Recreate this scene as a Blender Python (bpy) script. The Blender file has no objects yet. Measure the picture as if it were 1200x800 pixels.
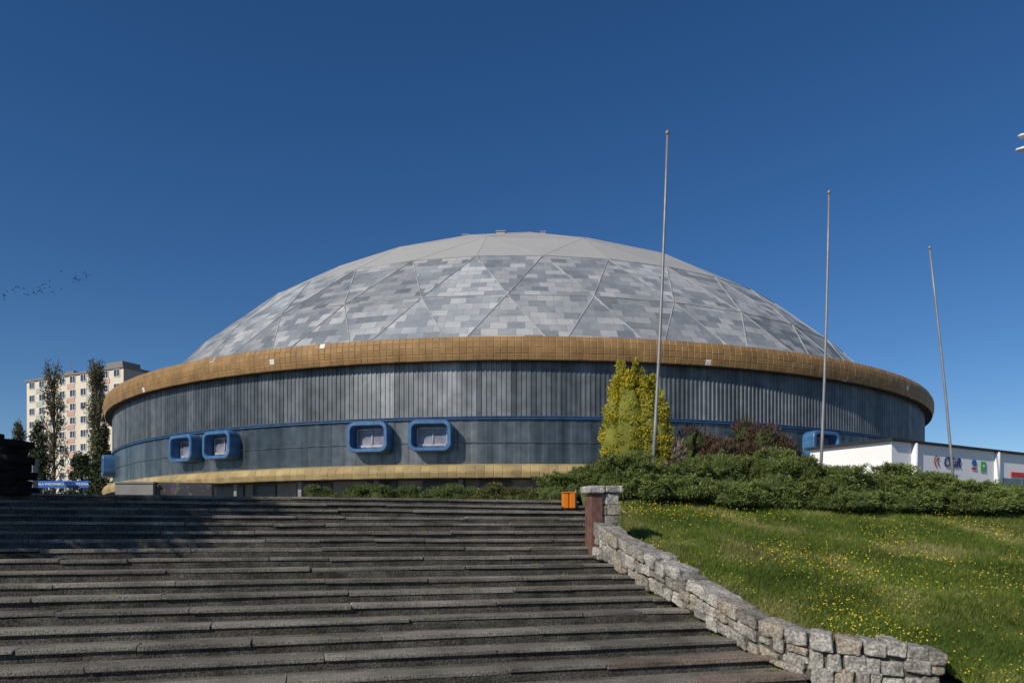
import bpy, math, random
import numpy as np
from mathutils import Vector, noise as mnoise
random.seed(7); rng=np.random.default_rng(7)
scene=bpy.context.scene
C16=math.cos(math.radians(16)); S16=math.sin(math.radians(16))
def UV(u,v): return (u*C16-v*S16, u*S16+v*C16)
def toUV(x,y): return (x*C16+y*S16, -x*S16+y*C16)

# ---------------- materials ----------------
def mat(name,col,rough=.8,metal=0,nscale=3,namt=.25,bump=0,bscale=40,stretch=(1,1,1),fine=0,fscale=120,col2=None,spec=.3,trans=0):
    m=bpy.data.materials.new(name); m.use_nodes=True
    nt=m.node_tree; N=nt.nodes; L=nt.links
    b=N["Principled BSDF"]; b.inputs["Roughness"].default_value=rough; b.inputs["Metallic"].default_value=metal
    b.inputs["Specular IOR Level"].default_value=spec
    tc=N.new("ShaderNodeTexCoord"); mp=N.new("ShaderNodeMapping"); mp.inputs["Scale"].default_value=stretch
    L.new(tc.outputs["Object"],mp.inputs["Vector"])
    n=N.new("ShaderNodeTexNoise"); n.inputs["Scale"].default_value=nscale; n.inputs["Detail"].default_value=5
    L.new(mp.outputs[0],n.inputs["Vector"])
    r=N.new("ShaderNodeValToRGB"); r.color_ramp.elements[0].position=.3; r.color_ramp.elements[1].position=.7
    c2=col2 or tuple(min(1,c*(1+namt)) for c in col)
    c1=tuple(c*(1-namt) for c in col)
    r.color_ramp.elements[0].color=(*c1,1); r.color_ramp.elements[1].color=(*c2,1)
    L.new(n.outputs[0],r.inputs[0]); out=r.outputs[0]
    if fine:
        n2=N.new("ShaderNodeTexNoise"); n2.inputs["Scale"].default_value=fscale; n2.inputs["Detail"].default_value=2
        L.new(tc.outputs["Object"],n2.inputs["Vector"])
        r2=N.new("ShaderNodeValToRGB"); r2.color_ramp.elements[0].position=.38; r2.color_ramp.elements[1].position=.62
        a=1-fine; b2=1+fine
        r2.color_ramp.elements[0].color=(a,a,a,1); r2.color_ramp.elements[1].color=(b2,b2,b2,1)
        L.new(n2.outputs[0],r2.inputs[0])
        mx=N.new("ShaderNodeMix"); mx.data_type='RGBA'; mx.blend_type='MULTIPLY'; mx.inputs[0].default_value=1
        L.new(out,mx.inputs[6]); L.new(r2.outputs[0],mx.inputs[7]); out=mx.outputs[2]
    L.new(out,b.inputs["Base Color"])
    if bump:
        n3=N.new("ShaderNodeTexNoise"); n3.inputs["Scale"].default_value=bscale; n3.inputs["Detail"].default_value=6
        L.new(tc.outputs["Object"],n3.inputs["Vector"])
        bp=N.new("ShaderNodeBump"); bp.inputs["Strength"].default_value=bump; bp.inputs["Distance"].default_value=.02
        L.new(n3.outputs[0],bp.inputs["Height"]); L.new(bp.outputs[0],b.inputs["Normal"])
    if trans:
        tr=N.new("ShaderNodeBsdfTranslucent"); L.new(out,tr.inputs[0])
        ms=N.new("ShaderNodeMixShader"); ms.inputs[0].default_value=trans
        L.new(b.outputs[0],ms.inputs[1]); L.new(tr.outputs[0],ms.inputs[2]); L.new(ms.outputs[0],N["Material Output"].inputs[0])
    return m

# ---------------- helpers ----------------
def meta(o,label=None,category=None,group=None,kind=None):
    if label:o["label"]=label
    if category:o["category"]=category
    if group:o["group"]=group
    if kind:o["kind"]=kind
def link(o): scene.collection.objects.link(o); return o
def thing(name,loc,label,category,group=None):
    e=bpy.data.objects.new(name,None); e.location=loc; e.empty_display_size=.2; link(e); meta(e,label,category,group); return e
def mk(name,V,F,mats,parent=None,origin=(0,0,0),mi=None,smooth=False,local=False):
    me=bpy.data.meshes.new(name)
    if parent is not None and not local: origin=tuple(world_loc(parent))
    V=np.asarray(V,dtype=float)
    if not local: V=V-np.array(origin)
    me.from_pydata(V.tolist(),[],[tuple(f) for f in F])
    for m in (mats if isinstance(mats,(list,tuple)) else [mats]): me.materials.append(m)
    if mi is not None: me.polygons.foreach_set("material_index",list(mi))
    if smooth: me.polygons.foreach_set("use_smooth",[True]*len(F))
    me.update()
    o=bpy.data.objects.new(name,me); link(o)
    if parent is not None: o.parent=parent
    else: o.location=origin
    return o
def world_loc(o):
    l=Vector(o.location); p=o.parent
    while p: l=l+Vector(p.location); p=p.parent
    return l
def fast(name,V,F,mats,mi=None,parent=None,origin=(0,0,0)):
    me=bpy.data.meshes.new(name); k=F.shape[1]; m=F.shape[0]
    if parent is not None: origin=tuple(world_loc(parent))
    V=V-np.array(origin)
    me.vertices.add(len(V)); me.vertices.foreach_set("co",V.astype(np.float32).ravel())
    me.loops.add(m*k); me.loops.foreach_set("vertex_index",F.astype(np.int32).ravel())
    me.polygons.add(m); me.polygons.foreach_set("loop_start",np.arange(0,m*k,k,dtype=np.int32))
    for mm in mats: me.materials.append(mm)
    if mi is not None: me.polygons.foreach_set("material_index",mi.astype(np.int32))
    me.update(calc_edges=True); me.validate()
    o=bpy.data.objects.new(name,me); link(o)
    if parent is not None:o.parent=parent
    else:o.location=origin
    return o
BF=[(0,3,2,1),(4,5,6,7),(0,1,5,4),(1,2,6,5),(2,3,7,6),(3,0,4,7)]
def box(V,F,c,ax,size,jit=0,shear=None):
    b=len(V); ca,sa=math.cos(ax),math.sin(ax)
    for z in(-.5,.5):
        for (x,y) in((-.5,-.5),(.5,-.5),(.5,.5),(-.5,.5)):
            lx=x*size[0]+random.uniform(-jit,jit); ly=y*size[1]+random.uniform(-jit,jit); lz=z*size[2]+random.uniform(-jit,jit)
            if shear: lz+=shear*lx
            V.append((c[0]+lx*ca-ly*sa,c[1]+lx*sa+ly*ca,c[2]+lz))
    F.extend([tuple(b+i for i in f) for f in BF])
def tube(V,F,pts,rads,n=8):
    b=len(V)
    for k,(p,r) in enumerate(zip(pts,rads)):
        p=Vector(p); d=(Vector(pts[min(k+1,len(pts)-1)])-Vector(pts[max(k-1,0)])).normalized()
        a=d.cross(Vector((0,1,0.01)) if abs(d.y)<.9 else Vector((1,0,0))).normalized(); c=d.cross(a)
        for i in range(n):
            t=2*math.pi*i/n; q=p+a*math.cos(t)*r+c*math.sin(t)*r; V.append(tuple(q))
    for k in range(len(pts)-1):
        for i in range(n):
            F.append((b+k*n+i,b+k*n+(i+1)%n,b+(k+1)*n+(i+1)%n,b+(k+1)*n+i))
    F.append(tuple(b+i for i in range(n))[::-1]); F.append(tuple(b+(len(pts)-1)*n+i for i in range(n)))
def leaf_cloud(name,blobs,L,Wd,mats,probs,parent,up=.3,out=.6,shell=.55):
    Ps=[];Ds=[]
    for (cx,cy,cz,rx,ry,rz,n) in blobs:
        d=rng.normal(size=(n,3)); d/=np.linalg.norm(d,axis=1)[:,None]
        r=shell+(1.08-shell)*rng.random(n)**.7
        p=d*r[:,None]*np.array([rx,ry,rz])+np.array([cx,cy,cz])
        Ps.append(p); g=d*out+rng.normal(size=(n,3))*.45; g[:,2]+=up; g/=np.linalg.norm(g,axis=1)[:,None]; Ds.append(g)
    P=np.vstack(Ps);D=np.vstack(Ds);n=len(P)
    s=np.cross(D,rng.normal(size=(n,3))); s/=np.linalg.norm(s,axis=1)[:,None]
    l=(L*(.5+rng.random(n)))[:,None]; w=(Wd*(.6+.8*rng.random(n)))[:,None]
    a=P-D*l*.5; V=np.stack([a-s*w*.25,P-s*w*.5+D*l*.1,P+D*l*.5,P+s*w*.5+D*l*.1],axis=1).reshape(-1,3)
    F=np.arange(4*n).reshape(n,4)
    mi=rng.choice(len(mats),size=n,p=probs)
    return fast(name,V,F,mats,mi,parent)

# ---------------- world / light / camera ----------------
sundir=Vector((-.59,-.58,.56)).normalized()
w=bpy.data.worlds.new("World"); scene.world=w; w.use_nodes=True
nt=w.node_tree; bg=nt.nodes["Background"]
sky=nt.nodes.new("ShaderNodeTexSky"); sky.sky_type='NISHITA'; sky.sun_disc=False
sky.sun_elevation=math.asin(sundir.z); sky.sun_rotation=math.atan2(sundir.x,sundir.y)
sky.air_density=1.0; sky.dust_density=0.0; sky.ozone_density=4.0; sky.altitude=1200
hs=nt.nodes.new("ShaderNodeHueSaturation"); hs.inputs["Hue"].default_value=.505; hs.inputs["Saturation"].default_value=1.22; hs.inputs["Value"].default_value=1.0
nt.links.new(sky.outputs[0],hs.inputs["Color"]); nt.links.new(hs.outputs[0],bg.inputs[0]); bg.inputs[1].default_value=.083
sl=bpy.data.lights.new("sun","SUN"); sl.energy=4.1; sl.angle=math.radians(.5); sl.color=(1,.93,.82)
so=bpy.data.objects.new("sun",sl); link(so); so.rotation_euler=sundir.to_track_quat('Z','Y').to_euler(); so.location=(-20,-20,40)
cd=bpy.data.cameras.new("camera"); cam=bpy.data.objects.new("camera",cd); link(cam); scene.camera=cam
cam.location=(0,0,0); cam.rotation_euler=(math.radians(90),0,0); cd.lens=26.4; cd.sensor_width=36; cd.shift_y=.1875
cd.clip_start=.1; cd.clip_end=6000
scene.view_settings.view_transform='Standard'; scene.view_settings.look='None'; scene.view_settings.exposure=0

# ---------------- common materials ----------------
M_pave=mat("paving",(.2,.19,.18),.9,nscale=1.5,namt=.25,bump=.3,fine=.25)
def cm(n,c): return mat(n,c,.95,nscale=1.3,namt=.42,bump=.9,bscale=60,fine=.45,fscale=60,spec=.15)
M_conc=[cm("aggregate_concrete_a",(.19,.172,.143)),cm("aggregate_concrete_b",(.22,.198,.167)),cm("aggregate_concrete_c",(.165,.15,.127)),cm("reddish_concrete",(.20,.155,.122))]
M_riser=mat("dark_riser",(.08,.073,.062),.95,nscale=3,namt=.5,bump=.6,fine=.5,fscale=50,spec=.1)  # mottled, darker than the treads
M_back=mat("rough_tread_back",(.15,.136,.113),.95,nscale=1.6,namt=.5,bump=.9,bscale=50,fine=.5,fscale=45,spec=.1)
M_soil=mat("soil_grass",(.075,.105,.025),.95,nscale=1.2,namt=.4,bump=.6,bscale=30,fine=.4,fscale=60)
G1=mat("grass_green",(.115,.175,.028),.7,nscale=.6,namt=.35,trans=.35)
G2=mat("grass_light",(.205,.25,.042),.7,nscale=.6,namt=.3,trans=.35)
G3=mat("grass_dry",(.32,.29,.12),.8,nscale=.6,namt=.25,trans=.2)
M_yel=mat("flower_yellow",(.68,.54,.03),.6,namt=.15)

# ---------------- ground ----------------
vl=[(-3000,-1.82),(0,-1.82),(7.7,-1.82),(8.0,-2.05),(16.2,.25),(16.45,.765),(20,.82),(36,1.5),(300,1.6),(3500,1.6)]
ul=[-3000,-60,-20,0,20,60,3000]
V=[];F=[]
for (v,z) in vl:
    for u in ul: x,y=UV(u,v); V.append((x,y,z))
nu=len(ul)
for i in range(len(vl)-1):
    for j in range(nu-1): F.append((i*nu+j,i*nu+j+1,(i+1)*nu+j+1,(i+1)*nu+j))
o=mk("ground",V,F,M_pave); meta(o,kind="structure")

def hillz(u,v):
    a=-3.74+.28*v; b=.83
    k=.25; h=max(k-abs(a-b),0)/k; z=min(a,b)-h*h*k*.25
    z+=.06*mnoise.noise(Vector((u*.6,v*.6,0)))+.025*mnoise.noise(Vector((u*2,v*2,3)))
    if v>15.8: z=max(z,.84)
    return z
def vw(u): return 7.95-(u-5.81)*.41 if u<7.6 else 4.2
def ule(v):
    if v<8.3: return 5.85
    if v<12.5: return 5.85-(v-8.3)*.093
    return 5.46+min(1,(v-12.5)/.5)*.7
V=[];F=[]; nv=70
NU=20
for i in range(NU):
    for k in range(nv+1):
        v=7.6+(18.5-7.6)*k/nv; u0=ule(v); u=u0+(7.66-u0)*i/(NU-1)
        v_=max(v,vw(u)) if k<8 else v
        x,y=UV(u,v_); V.append((x,y,hillz(u,v_)))
for i in range(NU-1):
    for k in range(nv): a=i*(nv+1)+k; F.append((a,a+nv+1,a+nv+2,a+1))
us=[7.66+i*.4 for i in range(95)]; b0=len(V)
for u in us:
    for k in range(nv+1):
        v=4.2+(18.5-4.2)*k/nv; x,y=UV(u,v); V.append((x,y,hillz(u,v)))
for i in range(len(us)-1):
    for k in range(nv): a=b0+i*(nv+1)+k; F.append((a,a+nv+1,a+nv+2,a+1))
o=mk("grass_slope",V,F,M_soil,smooth=True); meta(o,kind="structure")
V=[];F=[]
for i in range(12):
    for k in range(12):
        u=-9.45-i*2.2; v=5.5+k*1.1; z=min(-3.62+.28*v,.86)+.05*mnoise.noise(Vector((u,v,2))); x,y=UV(u,v); V.append((x,y,z))
for i in range(11):
    for k in range(11): a=i*12+k; F.append((a,a+1,a+13,a+12))
o=mk("grass_bank",V,F,M_soil,smooth=True); meta(o,kind="structure")

def scatter(n,h,wd,mats,probs,name,umax=24,flower=False):
    P=[]
    while len(P)<n:
        u=5.5+(umax-5.5)*random.random()**1.25; v=4.6+11.6*random.random()
        if v<vw(u)+.12 or u<ule(v)+.12: continue
        x,y=UV(u,v)
        if y<3 or abs(x/y)>.74: continue
        dens=min(1,(11/ math.hypot(x,y))**1.2)
        if flower: dens*=max(.06,min(1,.45+2.0*mnoise.noise(Vector((u*.5,v*.5,9)))))
        if random.random()>dens: continue
        P.append((x,y,hillz(u,v),.75+1.0*mnoise.noise(Vector((u*.9,v*.9,5))),mnoise.noise(Vector((u*.7,v*.7,15)))+.6*mnoise.noise(Vector((u*2.2,v*2.2,25)))))
    P=np.array(P); hm=P[:,3]; tone=P[:,4]; P=P[:,:3]; n=len(P)
    if flower:
        h0=.07+.09*rng.random(n); r=wd*(.7+.6*rng.random(n)); c=P.copy(); c[:,2]+=h0
        t=rng.normal(size=(n,3))*.5; t[:,2]+=1; t[:,1]-=.5; t/=np.linalg.norm(t,axis=1)[:,None]
        a=np.cross(t,[1,0,0]); a/=np.linalg.norm(a,axis=1)[:,None]; b=np.cross(t,a)
        V=np.stack([c+a*r[:,None],c+b*r[:,None],c-a*r[:,None],c-b*r[:,None]],axis=1).reshape(-1,3)
        return fast(name,V,np.arange(4*n).reshape(n,4),mats,None)
    hh=h*(.4+1.0*rng.random(n))*np.clip(hm+.25,.5,1.9)
    lean=rng.normal(size=(n,2))*.65
    ang=rng.random(n)*math.pi; sx=np.cos(ang)*wd; sy=np.sin(ang)*wd
    a=P.copy(); a[:,0]-=sx; a[:,1]-=sy; b=P.copy(); b[:,0]+=sx; b[:,1]+=sy
    c=P.copy(); c[:,2]+=hh; c[:,0]+=lean[:,0]*hh; c[:,1]+=lean[:,1]*hh
    V=np.stack([a,b,c],axis=1).reshape(-1,3)
    rr=rng.random(n)+tone*.9
    mi=np.where(rr<.48,0,np.where(rr<.97,1,2))
    return fast(name,V,np.arange(3*n).reshape(n,3),mats,mi)
o=scatter(200000,.10,.007,[G1,G2,G3],None,"grass"); meta(o,"unmown green meadow grass on the slope","grass",kind="stuff")
o=scatter(4800,0,.011,[M_yel],None,"yellow_wildflowers",flower=True); meta(o,"small yellow buttercups scattered in grass","flowers",kind="stuff")

# ---------------- staircase ----------------
UL=-9.5
st=thing("staircase",(*UV(0,7.6),-1.8),"wide aggregate concrete outdoor staircase with worn slab treads","staircase")
for k in range(18):
    v0=7.63+.512*k; z=-1.665+.1435*k
    UR=ule(v0)+(.02 if v0<12.5 else .15)
    V=[];F=[];mi=[]
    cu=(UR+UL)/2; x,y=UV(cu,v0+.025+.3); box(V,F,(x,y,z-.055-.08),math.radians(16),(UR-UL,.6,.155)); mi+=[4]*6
    prev=UL-.2
    rowz=random.uniform(-.006,.006); wander=0
    while prev<UR-.01:
        nxt=min(UR,prev+random.choice([.9,1.2,1.5,2.0,2.4]))
        if UR-nxt<.5: nxt=UR
        dep=.32 if k<17 else .9
        dz=rowz+random.uniform(-.013,.007); wander=.6*wander+random.uniform(-.014,.014)
        x,y=UV((prev+nxt)/2,v0+dep/2+wander)
        box(V,F,(x,y,z-.03+dz),math.radians(16)+random.uniform(-.007,.007),(nxt-prev-.008,dep,.055),jit=.008)
        idx=random.choice([0,0,0,1,1,2,2])
        if random.random()<.015 or (nxt==UR and k in(0,1)): idx=3
        mi+=[idx]*6; prev=nxt
    if k<17:
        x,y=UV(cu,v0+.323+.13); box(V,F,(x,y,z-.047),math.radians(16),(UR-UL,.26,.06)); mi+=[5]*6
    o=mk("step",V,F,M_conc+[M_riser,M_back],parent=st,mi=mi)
    b=o.modifiers.new("b","BEVEL"); b.width=.01; b.segments=2
def weeds():
    P=[]
    for q in range(80):
        k=random.randint(0,16); v0=7.63+.512*k; u=random.uniform(-7,5.2)
        if random.random()<.35: u=ule(v0)-random.uniform(.2,.5)
        x,y=UV(u,v0+random.choice([.33,.33,.02+.49])); z=-1.665+.1435*k-.025
        for b in range(random.randint(10,40)): P.append((x+random.gauss(0,.04),y+random.gauss(0,.012),z))
    P=np.array(P); n=len(P); hh=.02+.05*rng.random(n); lean=rng.normal(size=(n,2))*.6
    a=P.copy();a[:,0]-=.004;b=P.copy();b[:,0]+=.004;c=P.copy();c[:,2]+=hh;c[:,0]+=lean[:,0]*hh;c[:,1]+=lean[:,1]*hh
    return fast("weeds",np.stack([a,b,c],axis=1).reshape(-1,3),np.arange(3*n).reshape(n,3),[G1,G3],rng.choice(2,size=n,p=[.6,.4]))
o=weeds(); meta(o,"small weeds growing in the joints of the steps","weeds",kind="stuff")

# ---------------- stone wall + pillar ----------------
def sm(n,c): return mat(n,c,.95,nscale=5,namt=.36,bump=1.0,bscale=12,fine=.35,fscale=35,spec=.15)
M_stone=[sm("granite_light",(.325,.305,.27)),sm("granite_mid",(.255,.238,.208)),sm("granite_warm",(.28,.243,.192)),sm("granite_dark",(.19,.175,.15))]
M_mort=mat("mortar",(.10,.092,.075),.95,bump=.5)
M_redgr=mat("red_granite",(.15,.078,.06),.6,nscale=8,namt=.35,bump=.3,fine=.3)
path=[((1.62,13.35),-.42,.20),((2.06,12.3),-.72,-.15),((2.50,11.25),-1.0,-.48),((2.90,10.3),-1.30,-.81),((3.20,9.68),-1.52,-1.05),((3.45,9.36),-1.70,-1.13),((3.80,9.14),-1.85,-1.19),((4.25,9.05),-1.85,-1.26),((4.7,9.02),-1.85,-1.32),((5.12,9.0),-1.85,-1.38)]
def wallpt(s):
    acc=0
    for i,(a,b) in enumerate(zip(path[:-1],path[1:])):
        l=math.dist(a[0],b[0])
        if s<=acc+l or b is path[-1]:
            t=min(1,(s-acc)/l)
            def dirn(p,q): return Vector((q[0][0]-p[0][0],q[0][1]-p[0][1])).normalized()
            d=dirn(a,b); dp=dirn(path[i-1],a) if i>0 else d; dn=dirn(b,path[i+2]) if i+2<len(path) else d
            dd=(d+dp)*.5*(1-t)+(d+dn)*.5*t
            return (a[0][0]+(b[0][0]-a[0][0])*t,a[0][1]+(b[0][1]-a[0][1])*t,a[1]+(b[1]-a[1])*t,a[2]+(b[2]-a[2])*t,math.atan2(dd.y,dd.x))
        acc+=l
Ltot=sum(math.dist(a[0],b[0]) for a,b in zip(path[:-1],path[1:]))
V=[];F=[];mi=[]
NC=3
for c in range(NC):
    s=random.uniform(-.1,0)
    while s<Ltot-.05:
        l=random.uniform(.14,.30) if c<NC-1 else random.uniform(.2,.36)
        l=min(l,Ltot-s)
        if l<.08: s+=l; continue
        x,y,zb,zt,a=wallpt(s+l/2)
        x1,y1,zb1,zt1,_=wallpt(max(0,s)); x2,y2,zb2,zt2,_=wallpt(s+l)
        hgt=(zt-zb)/NC; wob=.025*math.sin(s*3.1+c*2)+.018*math.sin(s*7.7+c)
        zc=zb+(c+.5)*hgt+wob*(1 if c<NC-1 else .6)
        sl_=((zb2-zb1)+((zt2-zb2)-(zt1-zb1))*(c+.5)/NC)/l
        th=.36 if c<NC-1 else .42
        if c<NC-1 and random.random()<.18:
            for q in(-.25,.25):
                box(V,F,(x+random.uniform(-.02,.02),y+random.uniform(-.02,.02),zc+q*hgt),a+random.uniform(-.1,.1),(l-.008,th+random.uniform(-.04,.04),hgt*.5),jit=.012,shear=sl_*.9); mi+=[random.choice([0,1,1,2,3])]*6
        else:
            box(V,F,(x+random.uniform(-.02,.02),y+random.uniform(-.02,.02),zc+(random.uniform(-.02,.03) if c==NC-1 else 0)),a+random.uniform(-.1,.1),(l-.004,th+random.uniform(-.04,.04),hgt*random.uniform(.92,1.12)),jit=.018,shear=sl_*.9)
            mi+=[random.choice([0,0,1,1,2,3])]*6
        s+=l
s=0
while s<Ltot-.1:
    l=.2; x,y,zb,zt,a=wallpt(min(s+l/2,Ltot-.15)); box(V,F,(x,y,(zb+zt)/2-.04),a,(.22,.24,zt-zb-.14)); mi+=[4]*6; s+=l
o=mk("stone_wall",V,F,M_stone+[M_mort],origin=(3.3,9.5,-1.8),mi=mi)
b=o.modifiers.new("b","BEVEL"); b.width=.026; b.segments=2
ss=o.modifiers.new("s","SUBSURF"); ss.subdivision_type='SIMPLE'; ss.levels=2; ss.render_levels=2
tx=bpy.data.textures.new("rough","CLOUDS"); tx.noise_scale=.08
dm=o.modifiers.new("d","DISPLACE"); dm.texture=tx; dm.strength=.04; dm.mid_level=.5
meta(o,"low rough granite block wall stepping down beside the stairs","wall")

pl=thing("stone_pillar",(1.60,13.75,-.4),"short granite pillar with red side at wall end","pillar")
V=[];F=[];mi=[]
for r in range(6):
    z0=-.45+r*.195
    for q in range(2):
        sp_=.02*(-1)**r
        box(V,F,(1.66+(-.12+sp_ if q==0 else .13+sp_),13.72,z0+.097),math.radians(10),(.245,.42,.188),jit=.014); mi+=[random.choice([0,1,1,2,3])]*6
o=mk("shaft",V,F,M_stone,parent=pl,mi=mi); b=o.modifiers.new("b","BEVEL"); b.width=.018; b.segments=2
V=[];F=[]; box(V,F,(1.415,13.68,.13),math.radians(10),(.05,.46,1.16),jit=.004); box(V,F,(1.52,13.478,.13),math.radians(10),(.20,.035,1.16),jit=.004)
o=mk("red_cladding",V,F,M_redgr,parent=pl)
V=[];F=[]
for q in(-.165,.165): box(V,F,(1.64+q,13.70+q*.17,.79),math.radians(10),(.325,.56,.13),jit=.018)
o=mk("cap_stone",V,F,M_stone[0],parent=pl); b=o.modifiers.new("b","BEVEL"); b.width=.025; b.segments=2

# ---------------- arena ----------------
CX,CY=.5,74.4
ar=thing("domed_arena",(CX,CY,1.5),"round sports arena with grey panelled dome and gold parapet","arena")
def cyl(theta,R,z): return (CX+R*math.sin(theta),CY-R*math.cos(theta),z)
def ribmat(name,c1,c2,rough,metal):
    return mat(name,c1,rough,metal,nscale=.8,namt=.25,stretch=(1.6,1.6,.12),col2=c2,fine=.16,fscale=1.5,spec=.4)
M_rib=[ribmat("ribbed_cladding",(.082,.096,.106),(.135,.15,.16),.42,.4),ribmat("ribbed_cladding_pale",(.125,.14,.148),(.195,.209,.216),.42,.4),ribmat("ribbed_cladding_sheen",(.215,.225,.23),(.33,.338,.34),.4,.4)]
M_rib2=[ribmat("lower_cladding",(.045,.062,.075),(.09,.112,.127),.28,.3),ribmat("lower_cladding_pale",(.072,.09,.102),(.135,.155,.168),.28,.3),ribmat("lower_cladding_sheen",(.13,.145,.152),(.20,.215,.222),.3,.3)]
M_gold=[mat("gold_panel_a",(.30,.18,.074),.6,.1,nscale=1.2,namt=.2),mat("gold_panel_b",(.272,.16,.065),.6,.1,nscale=1.2,namt=.2),mat("gold_panel_broken",(.7,.67,.6),.7)]
M_ledge=[mat("ledge_panel_a",(.38,.285,.13),.7,.0,nscale=1.2,namt=.25),mat("ledge_panel_b",(.32,.235,.11),.7,.0,nscale=1.2,namt=.25)]
M_blue=mat("blue_paint",(.05,.14,.285),.4,.0,nscale=2,namt=.3,spec=.4)
M_blue2=mat("blue_trim",(.03,.08,.175),.5,.0,nscale=2,namt=.3,spec=.3)
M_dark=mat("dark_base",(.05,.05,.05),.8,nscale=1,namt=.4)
M_concl=mat("light_concrete",(.24,.235,.22),.9,nscale=1,namt=.25,bump=.2)
def ring(name,prof,n,mats,smooth=False):
    V=[];F=[];k=len(prof)
    for i in range(n):
        t=2*math.pi*i/n
        for (R,z) in prof: V.append(cyl(t,R,z))
    for i in range(n):
        j=(i+1)%n
        for q in range(k-1): F.append((i*k+q,j*k+q,j*k+q+1,i*k+q+1))
    return mk(name,V,F,mats,parent=ar,smooth=smooth)
def ribwall(name,R,z0,z1,n,dep,m,grp):
    V=[];F=[];prof=[];mi=[]
    cur=0
    for i in range(n):
        t=2*math.pi*i/n; dt=2*math.pi/n
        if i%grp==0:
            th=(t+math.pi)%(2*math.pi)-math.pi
            q=random.random()*.7+ (.95*math.exp(-((th+.15)/.13)**2))-(.15 if th>.25 else 0)  # sun sheen left of centre and dimmer right side painted as panel tone
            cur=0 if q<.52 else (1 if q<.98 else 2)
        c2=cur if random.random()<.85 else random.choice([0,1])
        prof+=[(t,R),(t+dt*.42,R),(t+dt*.55,R+dep),(t+dt*.87,R+dep)]; mi+=[c2]*4
    N=len(prof)
    for (t,r) in prof: V.append(cyl(t,r,z0)); V.append(cyl(t,r,z1))
    for i in range(N): a=2*i;b=2*((i+1)%N); F.append((a,b,b+1,a+1))
    return mk(name,V,F,m,parent=ar,mi=mi)
random.seed(5)
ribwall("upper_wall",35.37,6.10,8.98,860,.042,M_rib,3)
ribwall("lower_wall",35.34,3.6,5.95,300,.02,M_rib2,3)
ring("wall_rail",[(35.3,4.72),(35.40,4.72),(35.40,4.76),(35.3,4.76)],240,M_rib2[1])
ring("blue_stripe",[(35.36,5.95),(35.48,5.95),(35.48,6.02),(35.36,6.02)],240,M_blue2)
ring("blue_stripe",[(35.36,6.06),(35.47,6.06),(35.47,6.10),(35.36,6.10)],240,M_blue2)
def tiles(name,rows,n,bulge,mats,pr):
    V=[];F=[];mi=[]
    for (R0,z0,R1,z1) in rows:
        for i in range(n):
            t0=2*math.pi*i/n;t1=2*math.pi*(i+1)/n;dt=t1-t0
            b=len(V)
            V+=[cyl(t0,R0,z0),cyl(t1,R0,z0),cyl(t1,R1,z1),cyl(t0,R1,z1)]
            zi=(z1-z0)*.12; bu=bulge*random.uniform(.6,1.4)
            V+=[cyl(t0+dt*.10,R0+(R1-R0)*.12+bu,z0+zi),cyl(t1-dt*.10,R0+(R1-R0)*.12+bu,z0+zi),cyl(t1-dt*.10,R1-(R1-R0)*.12+bu,z1-zi),cyl(t0+dt*.10,R1-(R1-R0)*.12+bu,z1-zi)]
            F+=[(b,b+1,b+5,b+4),(b+1,b+2,b+6,b+5),(b+2,b+3,b+7,b+6),(b+3,b,b+4,b+7),(b+4,b+5,b+6,b+7)]
            m=int(rng.choice(len(mats),p=pr)); 
            if m==2: mi+=[1,1,2,2,2] if random.random()<.5 else [2,2,1,1,1]
            else: mi+=[m]*5
    return mk(name,V,F,mats,parent=ar,mi=mi)
tiles("parapet",[(35.9,8.90,35.98,9.21),(35.98,9.21,36.02,9.52),(36.02,9.52,36.0,9.83),(36.0,9.83,35.88,10.12)],640,.020,M_gold,[.52,.466,.014])
ring("parapet_top",[(35.88,10.12),(35.4,10.14),(33.2,9.9)],200,M_gold[1])
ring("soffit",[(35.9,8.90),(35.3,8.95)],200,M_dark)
tiles("gold_ledge",[(36.0,2.86,36.1,3.18),(36.1,3.18,35.95,3.5)],480,.02,M_ledge,[.55,.45])
ring("ledge_top",[(35.95,3.5),(35.3,3.64)],200,M_ledge[0])
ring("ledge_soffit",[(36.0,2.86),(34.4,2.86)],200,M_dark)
ring("base_wall",[(34.5,1.3),(34.5,2.87)],200,M_concl)
M_door=mat("dark_door",(.025,.03,.04),.3,nscale=1,spec=.5)
for k,t in enumerate([-.62,-.52,-.44,-.34,-.22,-.12,-.04,.06]):
    V=[];F=[]; c=cyl(t,34.53,2.15); box(V,F,(c[0],c[1],2.1),t,(2.3 if k%2 else 1.7,.12,1.42)); mk("door",V,F,M_door,parent=ar)
for t in np.arange(-1.0,.5,.13):
    V=[];F=[]; c=cyl(t,35.3,2.1); box(V,F,(c[0],c[1],2.07),t,(.22,.22,1.52)); mk("column",V,F,M_concl,parent=ar)

# dome
A=33.5; ZB=9.9; SR=16.75; RS=(A*A+SR*SR)/(2*SR); ZC=ZB+SR-RS
def sph(rho,t): return Vector(cyl(t,rho,ZC+math.sqrt(RS*RS-rho*rho)))
rings=[(33.5,36,.35),(29.8,36,.85),(25.2,36,.35),(20.0,18,.67),(14.0,18,.17),(7.0,9,.3)]
DV=[];idx=[]
for (rho,n,off) in rings:
    r=[]
    for i in range(n): r.append(len(DV)); DV.append(sph(rho,2*math.pi*(i+off)/n))
    idx.append(r)
apex=len(DV); DV.append(sph(0,0))
tris=[]
for L_ in range(2):
    n=36; a=idx[L_]; b=idx[L_+1]
    for i in range(n):
        j=(i+1)%n
        if L_%2==0: tris+=[(a[i],a[j],b[i],L_),(a[j],b[j],b[i],L_)]
        else: tris+=[(a[i],a[j],b[j],L_),(a[i],b[j],b[i],L_)]
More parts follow.
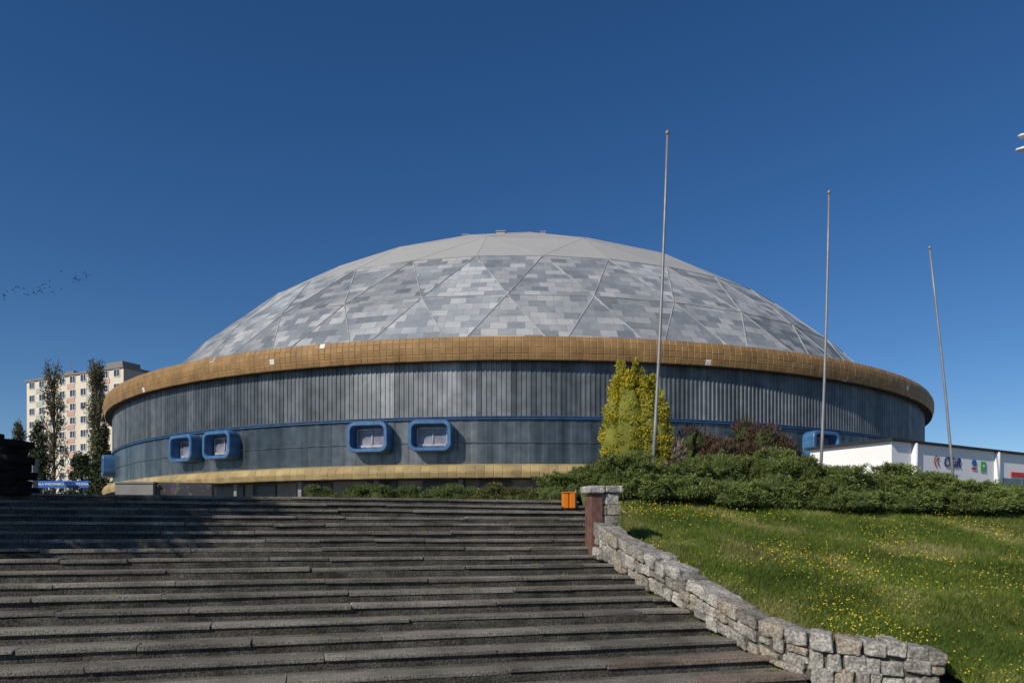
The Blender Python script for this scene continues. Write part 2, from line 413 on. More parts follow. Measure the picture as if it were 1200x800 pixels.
def reduce_(a,b,L_):
    m=len(b); M=len(a)
    for i in range(m):
        a0=a[2*i];a1=a[(2*i+1)%M];a2=a[(2*i+2)%M];b0=b[i];b1=b[(i+1)%m]
        tris.extend([(a0,a1,b0,L_),(a1,a2,b0,L_),(a2,b1,b0,L_)])
reduce_(idx[2],idx[3],2)
a=idx[3];b=idx[4]
for i in range(18):
    j=(i+1)%18; tris+=[(a[i],a[j],b[j],3),(a[i],b[j],b[i],3)]
reduce_(idx[4],idx[5],4)
for i in range(9): tris.append((idx[5][i],idx[5][(i+1)%9],apex,5))
def dome_mat(name,scale,stops,mort,bw,rh,metal,ms=.012,noiseamp=1.2,streak=.5,k=1):
    m=bpy.data.materials.new(name); m.use_nodes=True; nt=m.node_tree;N=nt.nodes;L=nt.links;b=N["Principled BSDF"]
    uv=N.new("ShaderNodeUVMap"); br=N.new("ShaderNodeTexBrick")
    br.inputs["Color1"].default_value=(0,0,0,1);br.inputs["Color2"].default_value=(1,1,1,1);br.inputs["Mortar"].default_value=(.5,.5,.5,1)
    br.inputs["Scale"].default_value=1;br.inputs["Mortar Size"].default_value=ms;br.inputs["Brick Width"].default_value=bw;br.inputs["Row Height"].default_value=rh
    L.new(uv.outputs[0],br.inputs["Vector"])
    n=N.new("ShaderNodeTexNoise");n.inputs["Scale"].default_value=.4;n.inputs["Detail"].default_value=3
    tc=N.new("ShaderNodeTexCoord");L.new(tc.outputs["Object"],n.inputs["Vector"])
    n2=N.new("ShaderNodeTexNoise");n2.inputs["Scale"].default_value=3;n2.inputs["Detail"].default_value=5
    L.new(tc.outputs["Object"],n2.inputs["Vector"])
    ad=N.new("ShaderNodeMath");ad.operation='MULTIPLY_ADD';ad.inputs[1].default_value=noiseamp;L.new(n.outputs[0],ad.inputs[0]);ad.inputs[2].default_value=-noiseamp/2
    ad2=N.new("ShaderNodeMath");ad2.operation='MULTIPLY_ADD';ad2.inputs[1].default_value=scale;L.new(br.outputs[0],ad2.inputs[0]);L.new(ad.outputs[0],ad2.inputs[2])
    ad3=N.new("ShaderNodeMath");ad3.operation='MULTIPLY_ADD';ad3.inputs[1].default_value=streak;L.new(n2.outputs[0],ad3.inputs[0]);L.new(ad2.outputs[0],ad3.inputs[2])
    off=N.new("ShaderNodeMath");off.operation='ADD';off.inputs[1].default_value=-streak/2+(1-scale)/2;L.new(ad3.outputs[0],off.inputs[0])
    r=N.new("ShaderNodeValToRGB"); e=r.color_ramp.elements; e[0].position=stops[0][0];e[0].color=(*[c*k for c in stops[0][1]],1);e[1].position=stops[-1][0];e[1].color=(*[c*k for c in stops[-1][1]],1)
    for p_,c_ in stops[1:-1]:
        q=r.color_ramp.elements.new(p_);q.color=(*[c*k for c in c_],1)
    L.new(off.outputs[0],r.inputs[0])
    mx=N.new("ShaderNodeMix");mx.data_type='RGBA';L.new(br.outputs["Fac"],mx.inputs[0]);L.new(r.outputs[0],mx.inputs[6]);mx.inputs[7].default_value=(*mort,1)
    L.new(mx.outputs[2],b.inputs["Base Color"]);b.inputs["Roughness"].default_value=.55;b.inputs["Metallic"].default_value=metal;b.inputs["Specular IOR Level"].default_value=.3
    return m
ST=[(.05,(.165,.185,.21)),(.35,(.235,.255,.275)),(.6,(.32,.335,.348)),(.95,(.45,.453,.45))]
M_dome=[dome_mat("dome_panels",.8,ST,(.19,.19,.195),1.0,.62,.05,noiseamp=.9,streak=.4),dome_mat("dome_panels_pale",.7,ST,(.21,.21,.215),.95,.62,.05,noiseamp=.8,streak=.4,k=1.18),dome_mat("dome_panels_deep",.8,ST,(.17,.17,.175),1.05,.62,.05,noiseamp=.9,streak=.4,k=.82)]
M_cap=dome_mat("cap_panels",.12,[(.2,(.375,.365,.35)),(.5,(.41,.40,.38)),(.8,(.445,.435,.415))],(.38,.37,.35),1.5,.6,.0,noiseamp=.5,streak=.3)
V=[];F=[];mi=[];uvs=[]
for (a,b,c,L_) in tris:
    p=[DV[a],DV[b],DV[c]]; n=(p[1]-p[0]).cross(p[2]-p[0]).normalized()
    if n.z<0: p=[p[0],p[2],p[1]]; n=-n
    e1=Vector((0,0,1)).cross(n)
    if e1.length<1e-4: e1=Vector((1,0,0))
    e1.normalize(); e2=n.cross(e1)
    ou,ov=random.random()*50,random.random()*50
    bi=len(V); V+=[tuple(q) for q in p]; F.append((bi,bi+1,bi+2)); mi.append(random.choice([0,0,1,2]) if L_<2 else 3)
    uvs+=[((q-p[0]).dot(e1)+ou,(q-p[0]).dot(e2)+ov) for q in p]
dome=mk("dome_roof",V,F,M_dome+[M_cap],parent=ar,mi=mi)
ul_=dome.data.uv_layers.new(name="UVMap"); 
for i,uv_ in enumerate(uvs): ul_.data[i].uv=uv_
M_seam=mat("seam_strip",(.34,.345,.345),.6,.0,nscale=.6,namt=.35)
M_seamc=mat("cap_seam",(.36,.35,.33),.7,0,nscale=1,namt=.1)
edges={}
for (a,b,c,L_) in tris:
    for e in((a,b),(b,c),(c,a)):
        k=tuple(sorted(e)); edges.setdefault(k,[]).append(L_)
cen=Vector((CX,CY,ZC))
V=[];F=[];mi=[]
for (a,b),Ls in edges.items():
    L_=min(Ls)
    p=DV[a];q=DV[b]; m_=(p+q)/2; nn=(m_-cen).normalized(); d=(q-p).normalized(); s=d.cross(nn).normalized()*(.045 if L_<2 else .025); h=nn*(.035 if L_<2 else .012)
    bi=len(V)
    for pt in(p,q):
        V+=[tuple(pt-s-nn*.05),tuple(pt-s*.6+h),tuple(pt+s*.6+h),tuple(pt+s-nn*.05)]
    F+=[(bi,bi+1,bi+5,bi+4),(bi+1,bi+2,bi+6,bi+5),(bi+2,bi+3,bi+7,bi+6)]; mi+=[0 if L_<2 else 1]*3
mk("roof_seams",V,F,[M_seam,M_seamc],parent=dome,mi=mi)
for (vx,vy,sx) in((-.9,60,.7),(2.5,60.5,.4),(-3.8,61.5,.5)):
    z=ZC+math.sqrt(RS**2-(vx-CX)**2-(vy-CY)**2)-.26
    V=[];F=[];box(V,F,(vx,vy,z+.1),0,(sx,.6,.2));box(V,F,(vx,vy,z+.22),0,(sx*1.15,.75,.05)); mk("roof_vent",V,F,M_cap,parent=dome)

# windows
def rrect(w_,h_,r,n=6):
    pts=[]
    for (cx,cz,a0) in((w_/2-r,h_/2-r,0),(-w_/2+r,h_/2-r,90),(-w_/2+r,-h_/2+r,180),(w_/2-r,-h_/2+r,270)):
        for i in range(n+1):
            a=math.radians(a0+90*i/n); pts.append((cx+r*math.cos(a),cz+r*math.sin(a)))
    return pts
loops=[(rrect(2.28,1.60,.42),.1),(rrect(2.28,1.60,.42),-.64),(rrect(2.22,1.54,.39),-.70),(rrect(1.92,1.24,.28),-.70),(rrect(1.86,1.18,.25),-.64),(rrect(1.80,1.12,.22),.05)]
V=[];F=[];n=len(loops[0][0])
for (pts,y) in loops:
    for (x,z) in pts: V.append((x,y,z))
for k in range(len(loops)-1):
    for i in range(n): F.append((k*n+i,(k+1)*n+i,(k+1)*n+(i+1)%n,k*n+(i+1)%n))
M_pane=mat("window_pane",(.20,.195,.24),.2,0,nscale=1.2,namt=.6,spec=.6)
M_alu=mat("window_alloy",(.42,.42,.45),.4,.3)
V2=[];F2=[];box(V2,F2,(0,-.02,0),0,(1.80,.04,1.12))
V3=[];F3=[]
for(cx,cz,sx,sz) in((0,.46,1.6,.05),(0,-.42,1.6,.12),(-.78,0,.05,.86),(.78,0,.05,.86),(.05,0,.04,.86)): box(V3,F3,(cx,-.08,cz),0,(sx,.05,sz))
proto=None
for t,z in((-.226,5.05),(-.132,5.05),(-.593,5.05),(-.502,5.05),(-1.03,5.0),(.505,5.05)):
    p=cyl(t,35.42,z)
    if proto is None:
        f=mk("window",V,F,M_blue,parent=ar,local=True); pn=mk("window_pane",V2,F2,M_pane,parent=f,local=True); fr=mk("window_sash",V3,F3,M_alu,parent=f,local=True); proto=(f,pn,fr)
    else:
        f=proto[0].copy(); link(f); f.parent=ar
        for q in proto[1:]: c=q.copy(); link(c); c.parent=f
    f.location=Vector(p)-Vector(ar.location); f.rotation_euler=(0,0,t)

# ---------------- flagpoles ----------------
M_pole=mat("galvanised_steel",(.27,.27,.265),.5,.4,nscale=4,namt=.15)
def flagpole(bx,by,bz,tx,ty,tz):
    e=thing("flagpole",(bx,by,bz),"tall bare grey metal flagpole behind juniper bushes","flagpole","flagpoles beside the arena")
    V=[];F=[]; pts=[];r=[]
    for i in range(6):
        t=i/5; bow=.04*math.sin(t*math.pi); pts.append((bx+(tx-bx)*t+bow,by+(ty-by)*t,bz+(tz-bz)*t)); r.append(.052-.022*t)
    tube(V,F,pts,r,10); mk("pole",V,F,M_pole,parent=e,smooth=True)
    V=[];F=[]; tube(V,F,[(tx,ty,tz-.02),(tx,ty,tz+.03),(tx,ty,tz+.06),(tx,ty,tz+.12)],[.03,.06,.06,.02],10); mk("finial",V,F,M_pole,parent=e,smooth=True)
    V=[];F=[]; tube(V,F,[(bx,by,bz-.05),(bx,by,bz+.3)],[.11,.11],10); mk("base_sleeve",V,F,M_pole,parent=e)
flagpole(3.70,20,.8,4.14,20,10.62)
flagpole(9.62,23.5,.95,9.92,23.5,10.62)
flagpole(16.3,27.6,1.1,15.35,27.6,10.45)

# ---------------- vegetation ----------------
JU=[mat("juniper_green",(.14,.19,.05),.75,nscale=.8,namt=.35,trans=.35),mat("juniper_light",(.25,.29,.08),.75,nscale=.8,namt=.35,trans=.35),mat("juniper_dark",(.075,.105,.032),.8,nscale=.8,namt=.3,trans=.2)]
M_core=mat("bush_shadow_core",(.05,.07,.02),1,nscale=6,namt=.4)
M_bark=mat("bark",(.11,.085,.06),.9,nscale=6,namt=.35,bump=.5)
def blobmesh(V,F,c,r,n=10,m=6):
    b=len(V)
    for j in range(m+1):
        ph=math.pi*j/m
        for i in range(n):
            th=2*math.pi*i/n; d=1+random.uniform(-.12,.12)
            V.append((c[0]+r[0]*d*math.sin(ph)*math.cos(th),c[1]+r[1]*d*math.sin(ph)*math.sin(th),c[2]+r[2]*d*math.cos(ph)))
    for j in range(m):
        for i in range(n): F.append((b+j*n+i,b+(j+1)*n+i,b+(j+1)*n+(i+1)%n,b+j*n+(i+1)%n))
def gz(x,y):
    u,v=toUV(x,y)
    if u>5.3 and v<17: return hillz(u,v)
    return .8
def bush(name,x,y,top,rx,label,cat,group,mats=JU,probs=(.42,.42,.16),dens=1,L=.085,Wd=.02,up=.25,spread=1.0,nb=18,spr=0):
    z0=gz(x,y)-.05; h=top-z0
    e=thing(name,(x,y,z0),label,cat,group)
    bl=[];V=[];F=[]
    for k in range(nb):
        a=random.random()*6.28; rr=rx*.85*math.sqrt(random.random())*spread
        bx=x+rr*math.cos(a); by=y+rr*math.sin(a)*.8; s=random.uniform(.26,.46)*rx
        hz=h*random.uniform(.6,1.0)*(1-.28*rr/rx) if k else h
        rz=max(.11,hz*.20)
        bl.append((bx,by,z0+hz-rz,s*1.15,s,rz,int(1250*dens*rx)))
        bl.append((bx,by,z0+hz*.4,s*1.15,s*1.15,hz*.42,int(750*dens*rx)))
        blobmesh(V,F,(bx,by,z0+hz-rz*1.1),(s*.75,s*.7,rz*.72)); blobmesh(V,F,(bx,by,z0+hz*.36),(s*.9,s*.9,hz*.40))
        for q in range(spr):
            aa=random.random()*6.28; ln=random.uniform(.12,.28)
            dx,dy,dz=math.cos(aa)*.9,math.sin(aa)*.9,random.uniform(.25,.6)
            for w_ in range(6):
                bl.append((bx+dx*(s*.8+ln*w_/5),by+dy*(s*.8+ln*w_/5),z0+hz-rz+dz*(rz*.9+ln*w_/5*.8),.05,.05,.035,12))
    leaf_cloud("foliage",bl,L,Wd,mats,probs,e,up=up,out=.8)
    mk("shaded_core",V,F,M_core,parent=e,smooth=True)  # solid dark blobs, shade inside the bush given as colour
    return e
random.seed(31)
J=[(1.55,18.6,1.66,.8),(2.6,18.4,2.08,1.0),(4.3,18.6,1.98,1.05),(5.95,18.6,2.14,1.15),(7.4,18.7,1.87,1.2),(8.9,19.1,1.74,1.2),(10.5,19.5,1.56,1.25),(12.1,20.0,1.44,1.25),(13.8,20.5,1.32,1.3),
   (2.85,17.6,1.35,.75),(3.8,17.7,1.36,.9),(5.0,17.8,1.3,.95),(6.4,18.0,1.34,1.0),(8.0,18.3,1.2,1.05),(9.7,18.8,1.18,1.1),(11.4,19.3,1.1,1.1),(13.1,19.8,1.1,1.15)]
for j in J: bush("juniper_bush",*j,"spreading soft green juniper bush along the grass slope","bush","junipers above the grass slope",spr=5)
HR=[mat("hedge_brown",(.12,.07,.035),.8,namt=.3)]+JU
random.seed(11)
for k in range(14):
    x=-5.3+k*.52; red=k in(9,10,11)
    bush("low_shrub",x,21.9+.15*(k%3),1.43+random.uniform(-.05,.07),.62,"low reddish shrub on the terrace edge" if red else "low green shrub on the terrace edge","shrub","shrubs along the terrace",mats=HR,probs=(.4,.3,.1,.2) if red else (.05,.45,.15,.35),nb=10,dens=.6)
BB=[mat("barberry_red",(.075,.034,.024),.8,namt=.35),mat("barberry_brown",(.10,.062,.038),.8,namt=.35),mat("barberry_green",(.06,.07,.03),.8,namt=.3)]
bush("barberry_bush",5.9,21.3,3.1,1.15,"reddish brown barberry bush behind junipers","bush","barberries",mats=BB,probs=(.45,.4,.15),L=.16,Wd=.028,dens=.55,up=.5)
bush("barberry_bush",7.3,21.5,3.3,1.2,"reddish brown barberry bush behind junipers","bush","barberries",mats=BB,probs=(.45,.42,.13),L=.18,Wd=.026,dens=.5,up=.8)
TW=[mat("dry_twigs",(.28,.22,.18),.9,namt=.3),BB[1]]
bush("dry_bush",4.65,20.8,2.6,.45,"small dry greyish bush beside golden thuja","bush",None,mats=TW,probs=(.75,.25),L=.25,Wd=.018,dens=.5,up=.9,nb=6)
# thuja
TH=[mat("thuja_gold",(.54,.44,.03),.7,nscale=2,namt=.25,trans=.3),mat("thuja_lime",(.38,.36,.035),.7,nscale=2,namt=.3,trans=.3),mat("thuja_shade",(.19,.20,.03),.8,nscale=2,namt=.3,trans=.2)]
e=thing("thuja_tree",(3.45,21.5,.85),"broad golden yellow thuja with rounded twin tops","tree")
bl=[];V=[];F=[];TV=[];TF=[]
random.seed(8)
for (x,y,top,r) in((3.10,21.5,4.85,.58),(3.58,21.6,4.88,.66),(4.0,21.5,4.5,.58),(3.35,21.2,4.5,.66),(3.75,21.25,4.4,.62),(2.93,21.3,4.2,.52),(4.17,21.3,4.0,.5),(3.4,21.8,4.6,.62)):
    n=17
    for k in range(n):
        t=k/(n-1); z=.95+(top-.95-.1)*t; rr=r*(1 if t<.45 else 1-((t-.45)/.55)**2.0*.74)
        for q in range(5):
            a=random.random()*6.28; o_=rr*.55*random.uniform(.6,1.1)
            bl.append((x+o_*math.cos(a),y+o_*math.sin(a),z+random.uniform(-.16,.06),max(.08,rr*.46),max(.08,rr*.46),random.uniform(.13,.22),int(50+100*min(1,rr/.5))))
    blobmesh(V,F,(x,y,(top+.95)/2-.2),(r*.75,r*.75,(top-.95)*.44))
    tube(TV,TF,[(x*.7+3.45*.3,21.5,.8),(x,y,1.6),(x,y,top-.5)],[.08,.06,.015],6)
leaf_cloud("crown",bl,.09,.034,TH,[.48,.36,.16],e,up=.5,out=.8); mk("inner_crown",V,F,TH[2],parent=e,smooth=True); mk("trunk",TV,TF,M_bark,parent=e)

PO=[mat("poplar_leaf",(.095,.12,.045),.8,nscale=.5,namt=.3,trans=.3),mat("poplar_leaf_dark",(.058,.075,.032),.8,nscale=.5,namt=.3,trans=.2),mat("poplar_twig",(.18,.135,.095),.9,namt=.3)]
def poplar(x,y,top,r,sparse,label):
    e=thing("poplar_tree",(x,y,1.5),label,"tree","poplars near the apartment block")
    V=[];F=[];tube(V,F,[(x,y,1.5),(x,y,8),(x+.1,y,top-.5)],[.32,.22,.05],8);bl=[]
    n=70
    for k in range(n):
        t=random.random()**.8; z=3+(top-3.4)*t; rr=r*(1-.6*t)*random.uniform(.3,1.2); a=random.random()*6.28
        px_,py_=x+rr*.8*math.cos(a),y+rr*.8*math.sin(a)
        tube(V,F,[(x,y,z-2.4),(px_,py_,z+.3),(px_*.85+x*.15,py_,z+1.7)],[.07,.045,.015],4)
        bl.append((px_,py_,z+.3,r*.28,r*.28,r*.55,int(62*sparse)))
    mk("trunk",V,F,PO[2],parent=e); leaf_cloud("crown",bl,.38,.15,PO,[.45,.22,.33],e,up=.9,shell=.1)
poplar(-66.5,109,24.3,2.5,.9,"tall slender half bare poplar near the apartment block")
poplar(-60.8,110,24.6,2.6,1,"tall slender poplar partly hiding the apartment block")
poplar(-58.6,106,23.0,2.0,.9,"tall slender poplar partly hiding the apartment block")
poplar(-68.3,104,15,1.6,1,"shorter poplar near the apartment block")
CO=[mat("conifer_a",(.035,.055,.02),.8,nscale=.5,namt=.3),mat("conifer_b",(.06,.085,.03),.8,nscale=.5,namt=.3)]
for (x,y,top,r) in((-50.5,80,11.8,2.0),(-47,82,9.0,2.4),(-43.6,80,11.5,1.7),(-53,84,9,2)):
    e=thing("conifer_tree",(x,y,1.5),"dark green conifer in front of the apartment block","tree","conifers by the apartment block")
    V=[];F=[];tube(V,F,[(x,y,1.5),(x,y,top-.3)],[.25,.03],8);bl=[]
    for k in range(46):
        t=random.random(); z=2.2+(top-2.4)*t; rr=r*(1-.8*t); a=random.random()*6.28
        px_,py_=x+rr*.65*math.cos(a),y+rr*.65*math.sin(a); tube(V,F,[(x,y,z),(px_,py_,z-.2)],[.06,.02],4)
        bl.append((px_,py_,z,rr*.45+.2,rr*.45+.2,.6,110))
    mk("trunk",V,F,M_bark,parent=e); leaf_cloud("crown",bl,.32,.14,CO,[.55,.45],e,up=.1,shell=.2)
for (x,y,zc,r) in((-12.2,7.9,5.0,1.7),(-13.6,9.6,5.6,1.9)):  # unseen trees, added only to cast shadow on the upper left steps
    e=thing("shadow_tree",(x,y,-1.4),"leafy unseen tree added to shadow the upper stairs","tree","unseen trees added for their shadow")
    V=[];F=[];tube(V,F,[(x,y,-1.6),(x+.1,y,1.0),(x,y,zc+.8)],[.2,.15,.05],8);bl=[]
    for k in range(26):
        d=Vector((random.gauss(0,1),random.gauss(0,1),random.gauss(0,1))).normalized()*r*random.uniform(.4,.9)
        c=(x+d.x,y+d.y,zc+d.z*1.3); tube(V,F,[(x,y,zc-1.2),((x+c[0])/2,(y+c[1])/2,(zc-.6+c[2])/2),c],[.06,.04,.015],5)
        bl.append((*c,.65,.65,.6,330))
    mk("trunk",V,F,M_bark,parent=e); leaf_cloud("crown",bl,.16,.10,[PO[0],PO[1]],[.6,.4],e,up=.1,shell=.1)

# ---------------- apartment block ----------------
M_cream=mat("cream_render",(.68,.60,.47),.9,nscale=.1,namt=.1)
M_pink=mat("pink_render",(.55,.36,.29),.9,nscale=.1,namt=.1)
M_grn=mat("sage_render",(.40,.46,.40),.9,nscale=.1,namt=.1)
M_grey=mat("grey_render",(.20,.19,.18),.9,nscale=.1,namt=.1)  # even grey for the roof slab and roof boxes
M_side=mat("end_wall_shaded",(.42,.38,.33),.9,nscale=.1,namt=.1)  # greyer than the front: shade on this end is put into the colour
M_glass=mat("dark_glass",(.05,.06,.08),.15,0,nscale=.3,namt=.4,spec=.6)
p0=Vector((-74.5,144)); dv=Vector((-27.5,14)).normalized(); nv_=Vector((-dv.y,dv.x))
if nv_.y<0: nv_=-nv_
ang=math.atan2(-dv.y,-dv.x); Lb=31; Hb=31.8; Db=10
def bpt(s,dpt,z): q=p0+dv*s+nv_*dpt; return (q.x,q.y,z)
ap=thing("apartment_block",(p0.x,p0.y,0),"eleven storey cream apartment block with coloured panels","apartment block")
V=[];F=[];box(V,F,bpt(Lb/2,Db/2,Hb/2),ang,(Lb,Db,Hb)); o=mk("wall",V,F,[M_cream,M_side],parent=ap,mi=[0,0,0,1,0,0])
V=[];F=[];box(V,F,bpt(Lb/2,Db/2,Hb+.2),ang,(Lb+.6,Db+.6,.4));box(V,F,bpt(7,Db/2,Hb+1.4),ang,(5,4,2.0));box(V,F,bpt(22,Db/2,Hb+1.2),ang,(4,4,1.6)); mk("roof",V,F,M_grey,parent=ap)
for s_,h_ in((9,4),(24,5)):
    V=[];F=[];tube(V,F,[bpt(s_,5,Hb+.3),bpt(s_,5,Hb+h_)],[.06,.04],5); mk("antenna",V,F,M_pole,parent=ap)
for r in range(11):
    for (s,wd,m) in((5.3,2.4,M_pink),(16.1,2.4,M_pink),(26.5,2.4,M_grn),(10.5,1.2,M_grn)):
        V=[];F=[];box(V,F,bpt(s,-.03,2.0+r*2.75+.15),ang,(wd,.12,1.0)); mk("colour_panel",V,F,m,parent=ap)
pw=None
V=[];F=[];box(V,F,(0,0,0),0,(1.65,.12,1.45)); VF=[];FF=[]
for(cx,cz,sx,sz) in((0,.72,1.8,.1),(0,-.72,1.8,.12),(-.85,0,.1,1.34),(.85,0,.1,1.34),(.1,0,.08,1.34)): box(VF,FF,(cx,-.08,cz),0,(sx,.08,sz))
M_white=mat("white_paint",(.75,.75,.73),.6,nscale=1,namt=.05)
for r in range(11):
    for c in range(9):
        p=Vector(bpt(1.9+c*3.4,0,2.0+r*2.75+1.45))-Vector(ap.location)
        if pw is None:
            f=mk("window",V,F,M_glass,parent=ap,local=True); g=mk("frame",VF,FF,M_white,parent=f,local=True); pw=(f,g)
        else:
            f=pw[0].copy();link(f);f.parent=ap; g=pw[1].copy();link(g);g.parent=f
        f.location=p; f.rotation_euler=(0,0,ang)

# ---------------- white shop pavilion ----------------
sp=thing("annex_pavilion",(15.17,30,1.0),"flat roofed white annex pavilion with signs on its wall","pavilion")
d1=Vector((8.9,5.4)).normalized(); d2=Vector((-d1.y,d1.x)); a1=math.atan2(d1.y,d1.x); sc=Vector((15.17,30))
def spt(s,t,z): q=sc+d1*s+d2*t; return (q.x,q.y,z)
M_wall=mat("white_render",(.85,.84,.82),.8,nscale=.6,namt=.04)
V=[];F=[];box(V,F,spt(8.0,1.9,2.15),a1,(16.0,3.8,3.1)); mk("wall",V,F,M_wall,parent=sp)
V=[];F=[];box(V,F,spt(8.0,1.9,3.75),a1,(16.4,4.1,.09)); mk("roof",V,F,mat("black_roofing",(.03,.03,.03),.7),parent=sp)
for s_ in(1.5,8.0,12.5):
    V=[];F=[]; tube(V,F,[spt(s_,-.04,1.0),spt(s_,-.04,3.69)],[.13,.13],12); mk("pier",V,F,M_wall,parent=sp,smooth=True)
M_txtp=mat("navy_letter",(.02,.018,.09),.5,namt=.05); M_red=mat("red_letter",(.55,.03,.03),.5,namt=.05); M_bl=mat("sign_blue",(.02,.12,.42),.5,namt=.05); M_grs=mat("sign_green",(.06,.38,.08),.5,namt=.05);M_org=mat("orange_paint",(.68,.19,.012),.5,namt=.1)
def text(name,body,loc,rz,size,m,parent,ext=.015,off=.02,sp_=1.0,sh=0):
    cu=bpy.data.curves.new(name,'FONT'); cu.body=body; cu.size=size; cu.extrude=ext; cu.align_x='CENTER'; cu.align_y='CENTER'; cu.offset=size*off; cu.space_character=sp_; cu.shear=sh
    to=bpy.data.objects.new(name,cu); link(to); bpy.context.view_layer.update()
    me=bpy.data.meshes.new_from_object(to.evaluated_get(bpy.context.evaluated_depsgraph_get())); bpy.data.objects.remove(to)
    me.materials.clear(); me.materials.append(m); o=bpy.data.objects.new(name,me); link(o); o.parent=parent
    o.location=Vector(loc)-world_loc(parent); o.rotation_euler=(math.radians(90),0,rz); return o
text("sign_letters","OSiR",spt(4.35,-.03,3.04),a1,.60,M_txtp,sp,off=.0,sp_=1.08,sh=.2)
def arc(cx,cz,rx,rz,a0,a1_,th,m):
    V=[];F=[];n=14
    for i in range(n+1):
        a=math.radians(a0+(a1_-a0)*i/n)
        for k in(0,1):
            V.append(spt(cx+(rx-k*th)*math.cos(a),-.03,cz+(rz-k*th)*math.sin(a)))
    for i in range(n): F.append((2*i,2*i+1,2*i+3,2*i+2))
    mk("sign_arc",V,F,m,parent=sp)
arc(3.42,3.04,.46,.32,125,235,.08,M_red); arc(3.62,3.04,.42,.27,130,230,.07,M_txtp)
def disc(cx,cz,r,m,rz=None):
    V=[spt(cx+r*math.cos(2*math.pi*i/20),-.035,cz+(rz or r)*math.sin(2*math.pi*i/20)) for i in range(20)]; mk("sign_emblem",V,[tuple(range(20))],m,parent=sp)
disc(6.1,3.12,.2,M_bl,.15); 
V=[];F=[];box(V,F,spt(6.1,-.03,2.88),a1,(.4,.03,.08)); mk("sign_panel",V,F,M_red,parent=sp)
V=[];F=[];box(V,F,spt(6.85,-.03,3.0),a1,(.42,.03,.42)); mk("sign_panel",V,F,M_grs,parent=sp)
V=[spt(6.85+.10*math.cos(2*math.pi*i/20),-.055,3.02+.07*math.sin(2*math.pi*i/20)) for i in range(20)]; mk("sign_emblem",V,[tuple(range(20))],M_white,parent=sp)
V=[];F=[];box(V,F,spt(10.1,-.03,2.75),a1,(1.6,.05,.22)); mk("sign_panel",V,F,M_red,parent=sp)
V=[];F=[];box(V,F,spt(9.4,-.02,1.85),a1,(1.6,.05,1.4)); mk("shop_window",V,F,M_glass,parent=sp)
V=[];F=[];box(V,F,spt(11.1,-.02,1.85),a1,(1.4,.05,1.4)); mk("shop_window",V,F,M_glass,parent=sp)

# ---------------- small things ----------------
e=thing("litter_bin",(1.27,16.9,.55),"small orange litter bin at the top of the stairs","bin")
V=[];F=[]
for q in(-.075,.075): box(V,F,(1.27+q,16.9,.74),.1,(.13,.22,.34))
o=mk("bin_body",V,F,M_org,parent=e); b=o.modifiers.new("b","BEVEL"); b.width=.015;b.segments=2
V=[];F=[];box(V,F,(1.27,16.9,.925),.1,(.30,.24,.025)); mk("lid",V,F,M_org,parent=e)
V=[];F=[];tube(V,F,[(1.44,16.93,.45),(1.44,16.93,.98)],[.02,.02],8); mk("post",V,F,M_pole,parent=e)
e=thing("information_sign",(-16.8,28,1.1),"long blue sign with white letters on posts","sign")
V=[];F=[];box(V,F,(-16.75,28,1.84),0,(1.95,.06,.26)); mk("board",V,F,M_bl,parent=e)
text("letters","HALA WIDOWISKOWO-SPORTOWA",(-16.75,27.96,1.84),0,.118,M_white,e,ext=.004)
V=[];F=[]
for x in(-17.5,-16.0): tube(V,F,[(x,28.06,1.0),(x,28.06,1.9)],[.03,.03],8)
mk("post",V,F,M_pole,parent=e)
V=[];F=[];box(V,F,(-15.0,30,1.5),0,(1.5,.4,1.0));box(V,F,(-15.0,30,2.03),0,(1.6,.5,.07)); o=mk("parapet_wall",V,F,M_concl,origin=(-15,30,1)); meta(o,"short pale concrete parapet wall by the arena","wall")
gm=bpy.data.materials.new("graffiti"); gm.use_nodes=True; N=gm.node_tree.nodes; L=gm.node_tree.links
vo=N.new("ShaderNodeTexVoronoi");vo.inputs["Scale"].default_value=9;tc=N.new("ShaderNodeTexCoord");L.new(tc.outputs["Object"],vo.inputs["Vector"])
h=N.new("ShaderNodeMix");h.data_type='RGBA';h.blend_type='MULTIPLY';h.inputs[0].default_value=1;h.inputs[7].default_value=(.14,.11,.12,1)
L.new(vo.outputs["Color"],h.inputs[6])
wv=N.new("ShaderNodeTexNoise");wv.inputs["Scale"].default_value=4;L.new(tc.outputs["Object"],wv.inputs["Vector"])
rr=N.new("ShaderNodeValToRGB");rr.color_ramp.elements[0].position=.54;rr.color_ramp.elements[1].position=.58;L.new(wv.outputs[0],rr.inputs[0])
h2=N.new("ShaderNodeMix");h2.data_type='RGBA';h2.inputs[6].default_value=(.022,.023,.026,1);L.new(rr.outputs[0],h2.inputs[0]);L.new(h.outputs[2],h2.inputs[7])
L.new(h2.outputs[2],N["Principled BSDF"].inputs["Base Color"])
V=[];F=[];box(V,F,(-13.1,30.2,1.44),.05,(2.1,.3,1.2)); o=mk("graffiti_wall",V,F,gm,origin=(-13.1,30.2,1)); meta(o,"low dark wall with patches of coloured graffiti","wall")
M_dk=mat("shaded_granite",(.014,.013,.012),.95,nscale=6,namt=.5,bump=.8,bscale=12,spec=.1)  # near-black: the wall's shadow is put into its colour
V=[];F=[]
random.seed(3)
for r in range(8):
    for k in range(12):
        x=-9.42-k*.44-(r%2)*.12-r*.02; z=.74+r*.15+.07
        if r==7 and k<1: continue
        box(V,F,(x,14.35+k*.03,z),math.radians(176),(.43,.6,.145),jit=.02)
for k in range(8): box(V,F,(-10.9-k*.52,14.5,2.5),math.radians(176),(.5,.5,1.5),jit=.04)  # taller unseen courses added to cast shade towards the stairs
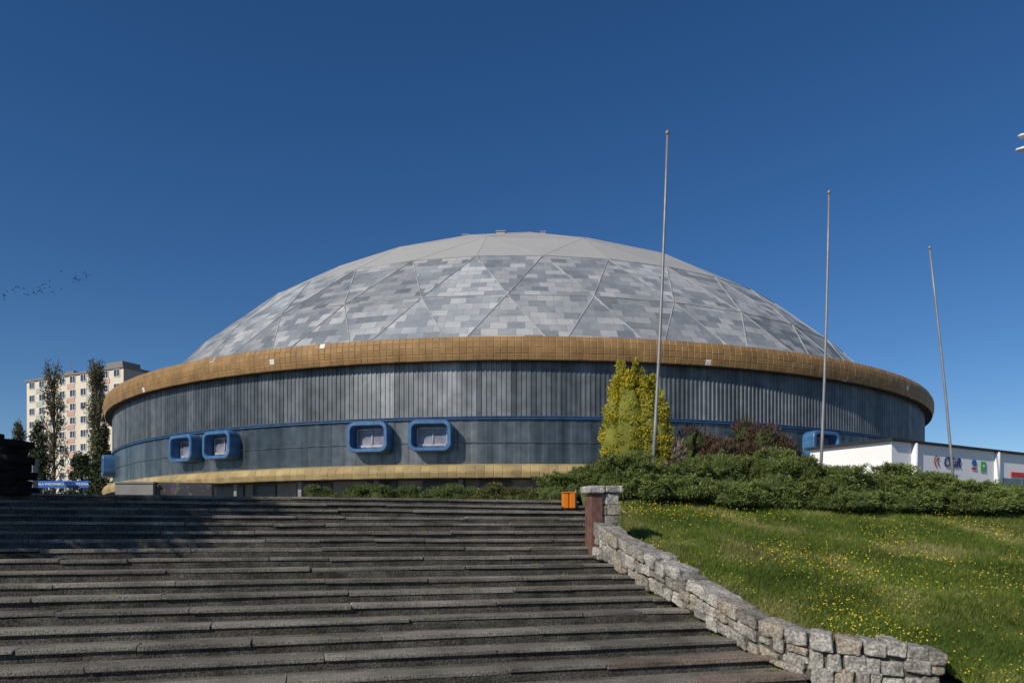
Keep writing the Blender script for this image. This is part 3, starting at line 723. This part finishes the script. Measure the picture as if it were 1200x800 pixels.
o=mk("stone_wall",V,F,M_dk,origin=(-11,14.5,.7)); b=o.modifiers.new("b","BEVEL"); b.width=.02;b.segments=1
meta(o,"rough stone wall at the head of the stairs, painted as in shadow","wall")
e=thing("concrete_post",(-17.3,27,1.0),"pale concrete post near the stair head","post")
V=[];F=[];box(V,F,(-17.28,27,1.75),0,(.3,.3,1.7)); mk("shaft",V,F,M_concl,parent=e)
V=[];F=[];box(V,F,(-17.28,27,2.64),0,(.38,.38,.07)); mk("cap",V,F,M_concl,parent=e)

e=thing("street_lamp",(17.9,25,1.0),"twin headed grey street lamp","street lamp")
V=[];F=[];tube(V,F,[(17.9,25,1),(17.9,25,8),(17.9,25,13.4)],[.1,.08,.05],8);tube(V,F,[(17.9,25,13.3),(17.35,25,13.25)],[.035,.03],6);tube(V,F,[(17.9,25,12.85),(17.3,25,12.8)],[.035,.03],6); mk("pole",V,F,M_pole,parent=e)
for z,x in((13.22,17.15),(12.77,17.1)):
    V=[];F=[];blobmesh(V,F,(x,25,z),(.3,.16,.09),12,8); V=[(a,b_,max(c,z-.03)) for a,b_,c in V]; mk("lamp_head",V,F,M_white,parent=e,smooth=True)

random.seed(21)
M_bird=mat("bird_black",(.02,.02,.022),.8)
bm=None
for k in range(44):
    t=random.random()**.8; d=95+random.uniform(-1.5,1.5); x=-52.9-t*12.5; z=32.7-t*3.2+.35*math.sin(t*9)+random.gauss(0,.32)
    if bm is None:
        V=[(0,-.17,0),(.035,-.05,.0),(0,0,.045),(-.035,-.05,0),(0,-.02,-.04),(.015,.14,0),(-.015,.14,0),(.16,-.05,.09),(.17,.03,.09),(.32,.05,.03),(-.16,-.05,.09),(-.17,.03,.09),(-.32,.05,.03),(.02,.05,.01),(-.02,.05,.01)]
        F=[(0,1,2),(0,2,3),(0,4,1),(0,3,4),(1,5,2),(2,5,6),(2,6,3),(3,6,4),(4,6,5),(4,5,1),(1,7,8,13),(7,9,8),(3,14,11,10),(10,11,12)]
        o=mk("bird",V,F,M_bird,local=True); bm=o
    else: o=bm.copy(); link(o)
    o.location=(x,d,z); o.rotation_euler=(random.uniform(-.5,.5),random.uniform(-.6,.6),random.uniform(0,6.28)); s=random.uniform(.7,1.05); o.scale=(s,s,s)
    meta(o,"small black bird flying in a loose flock","bird","flock of birds")
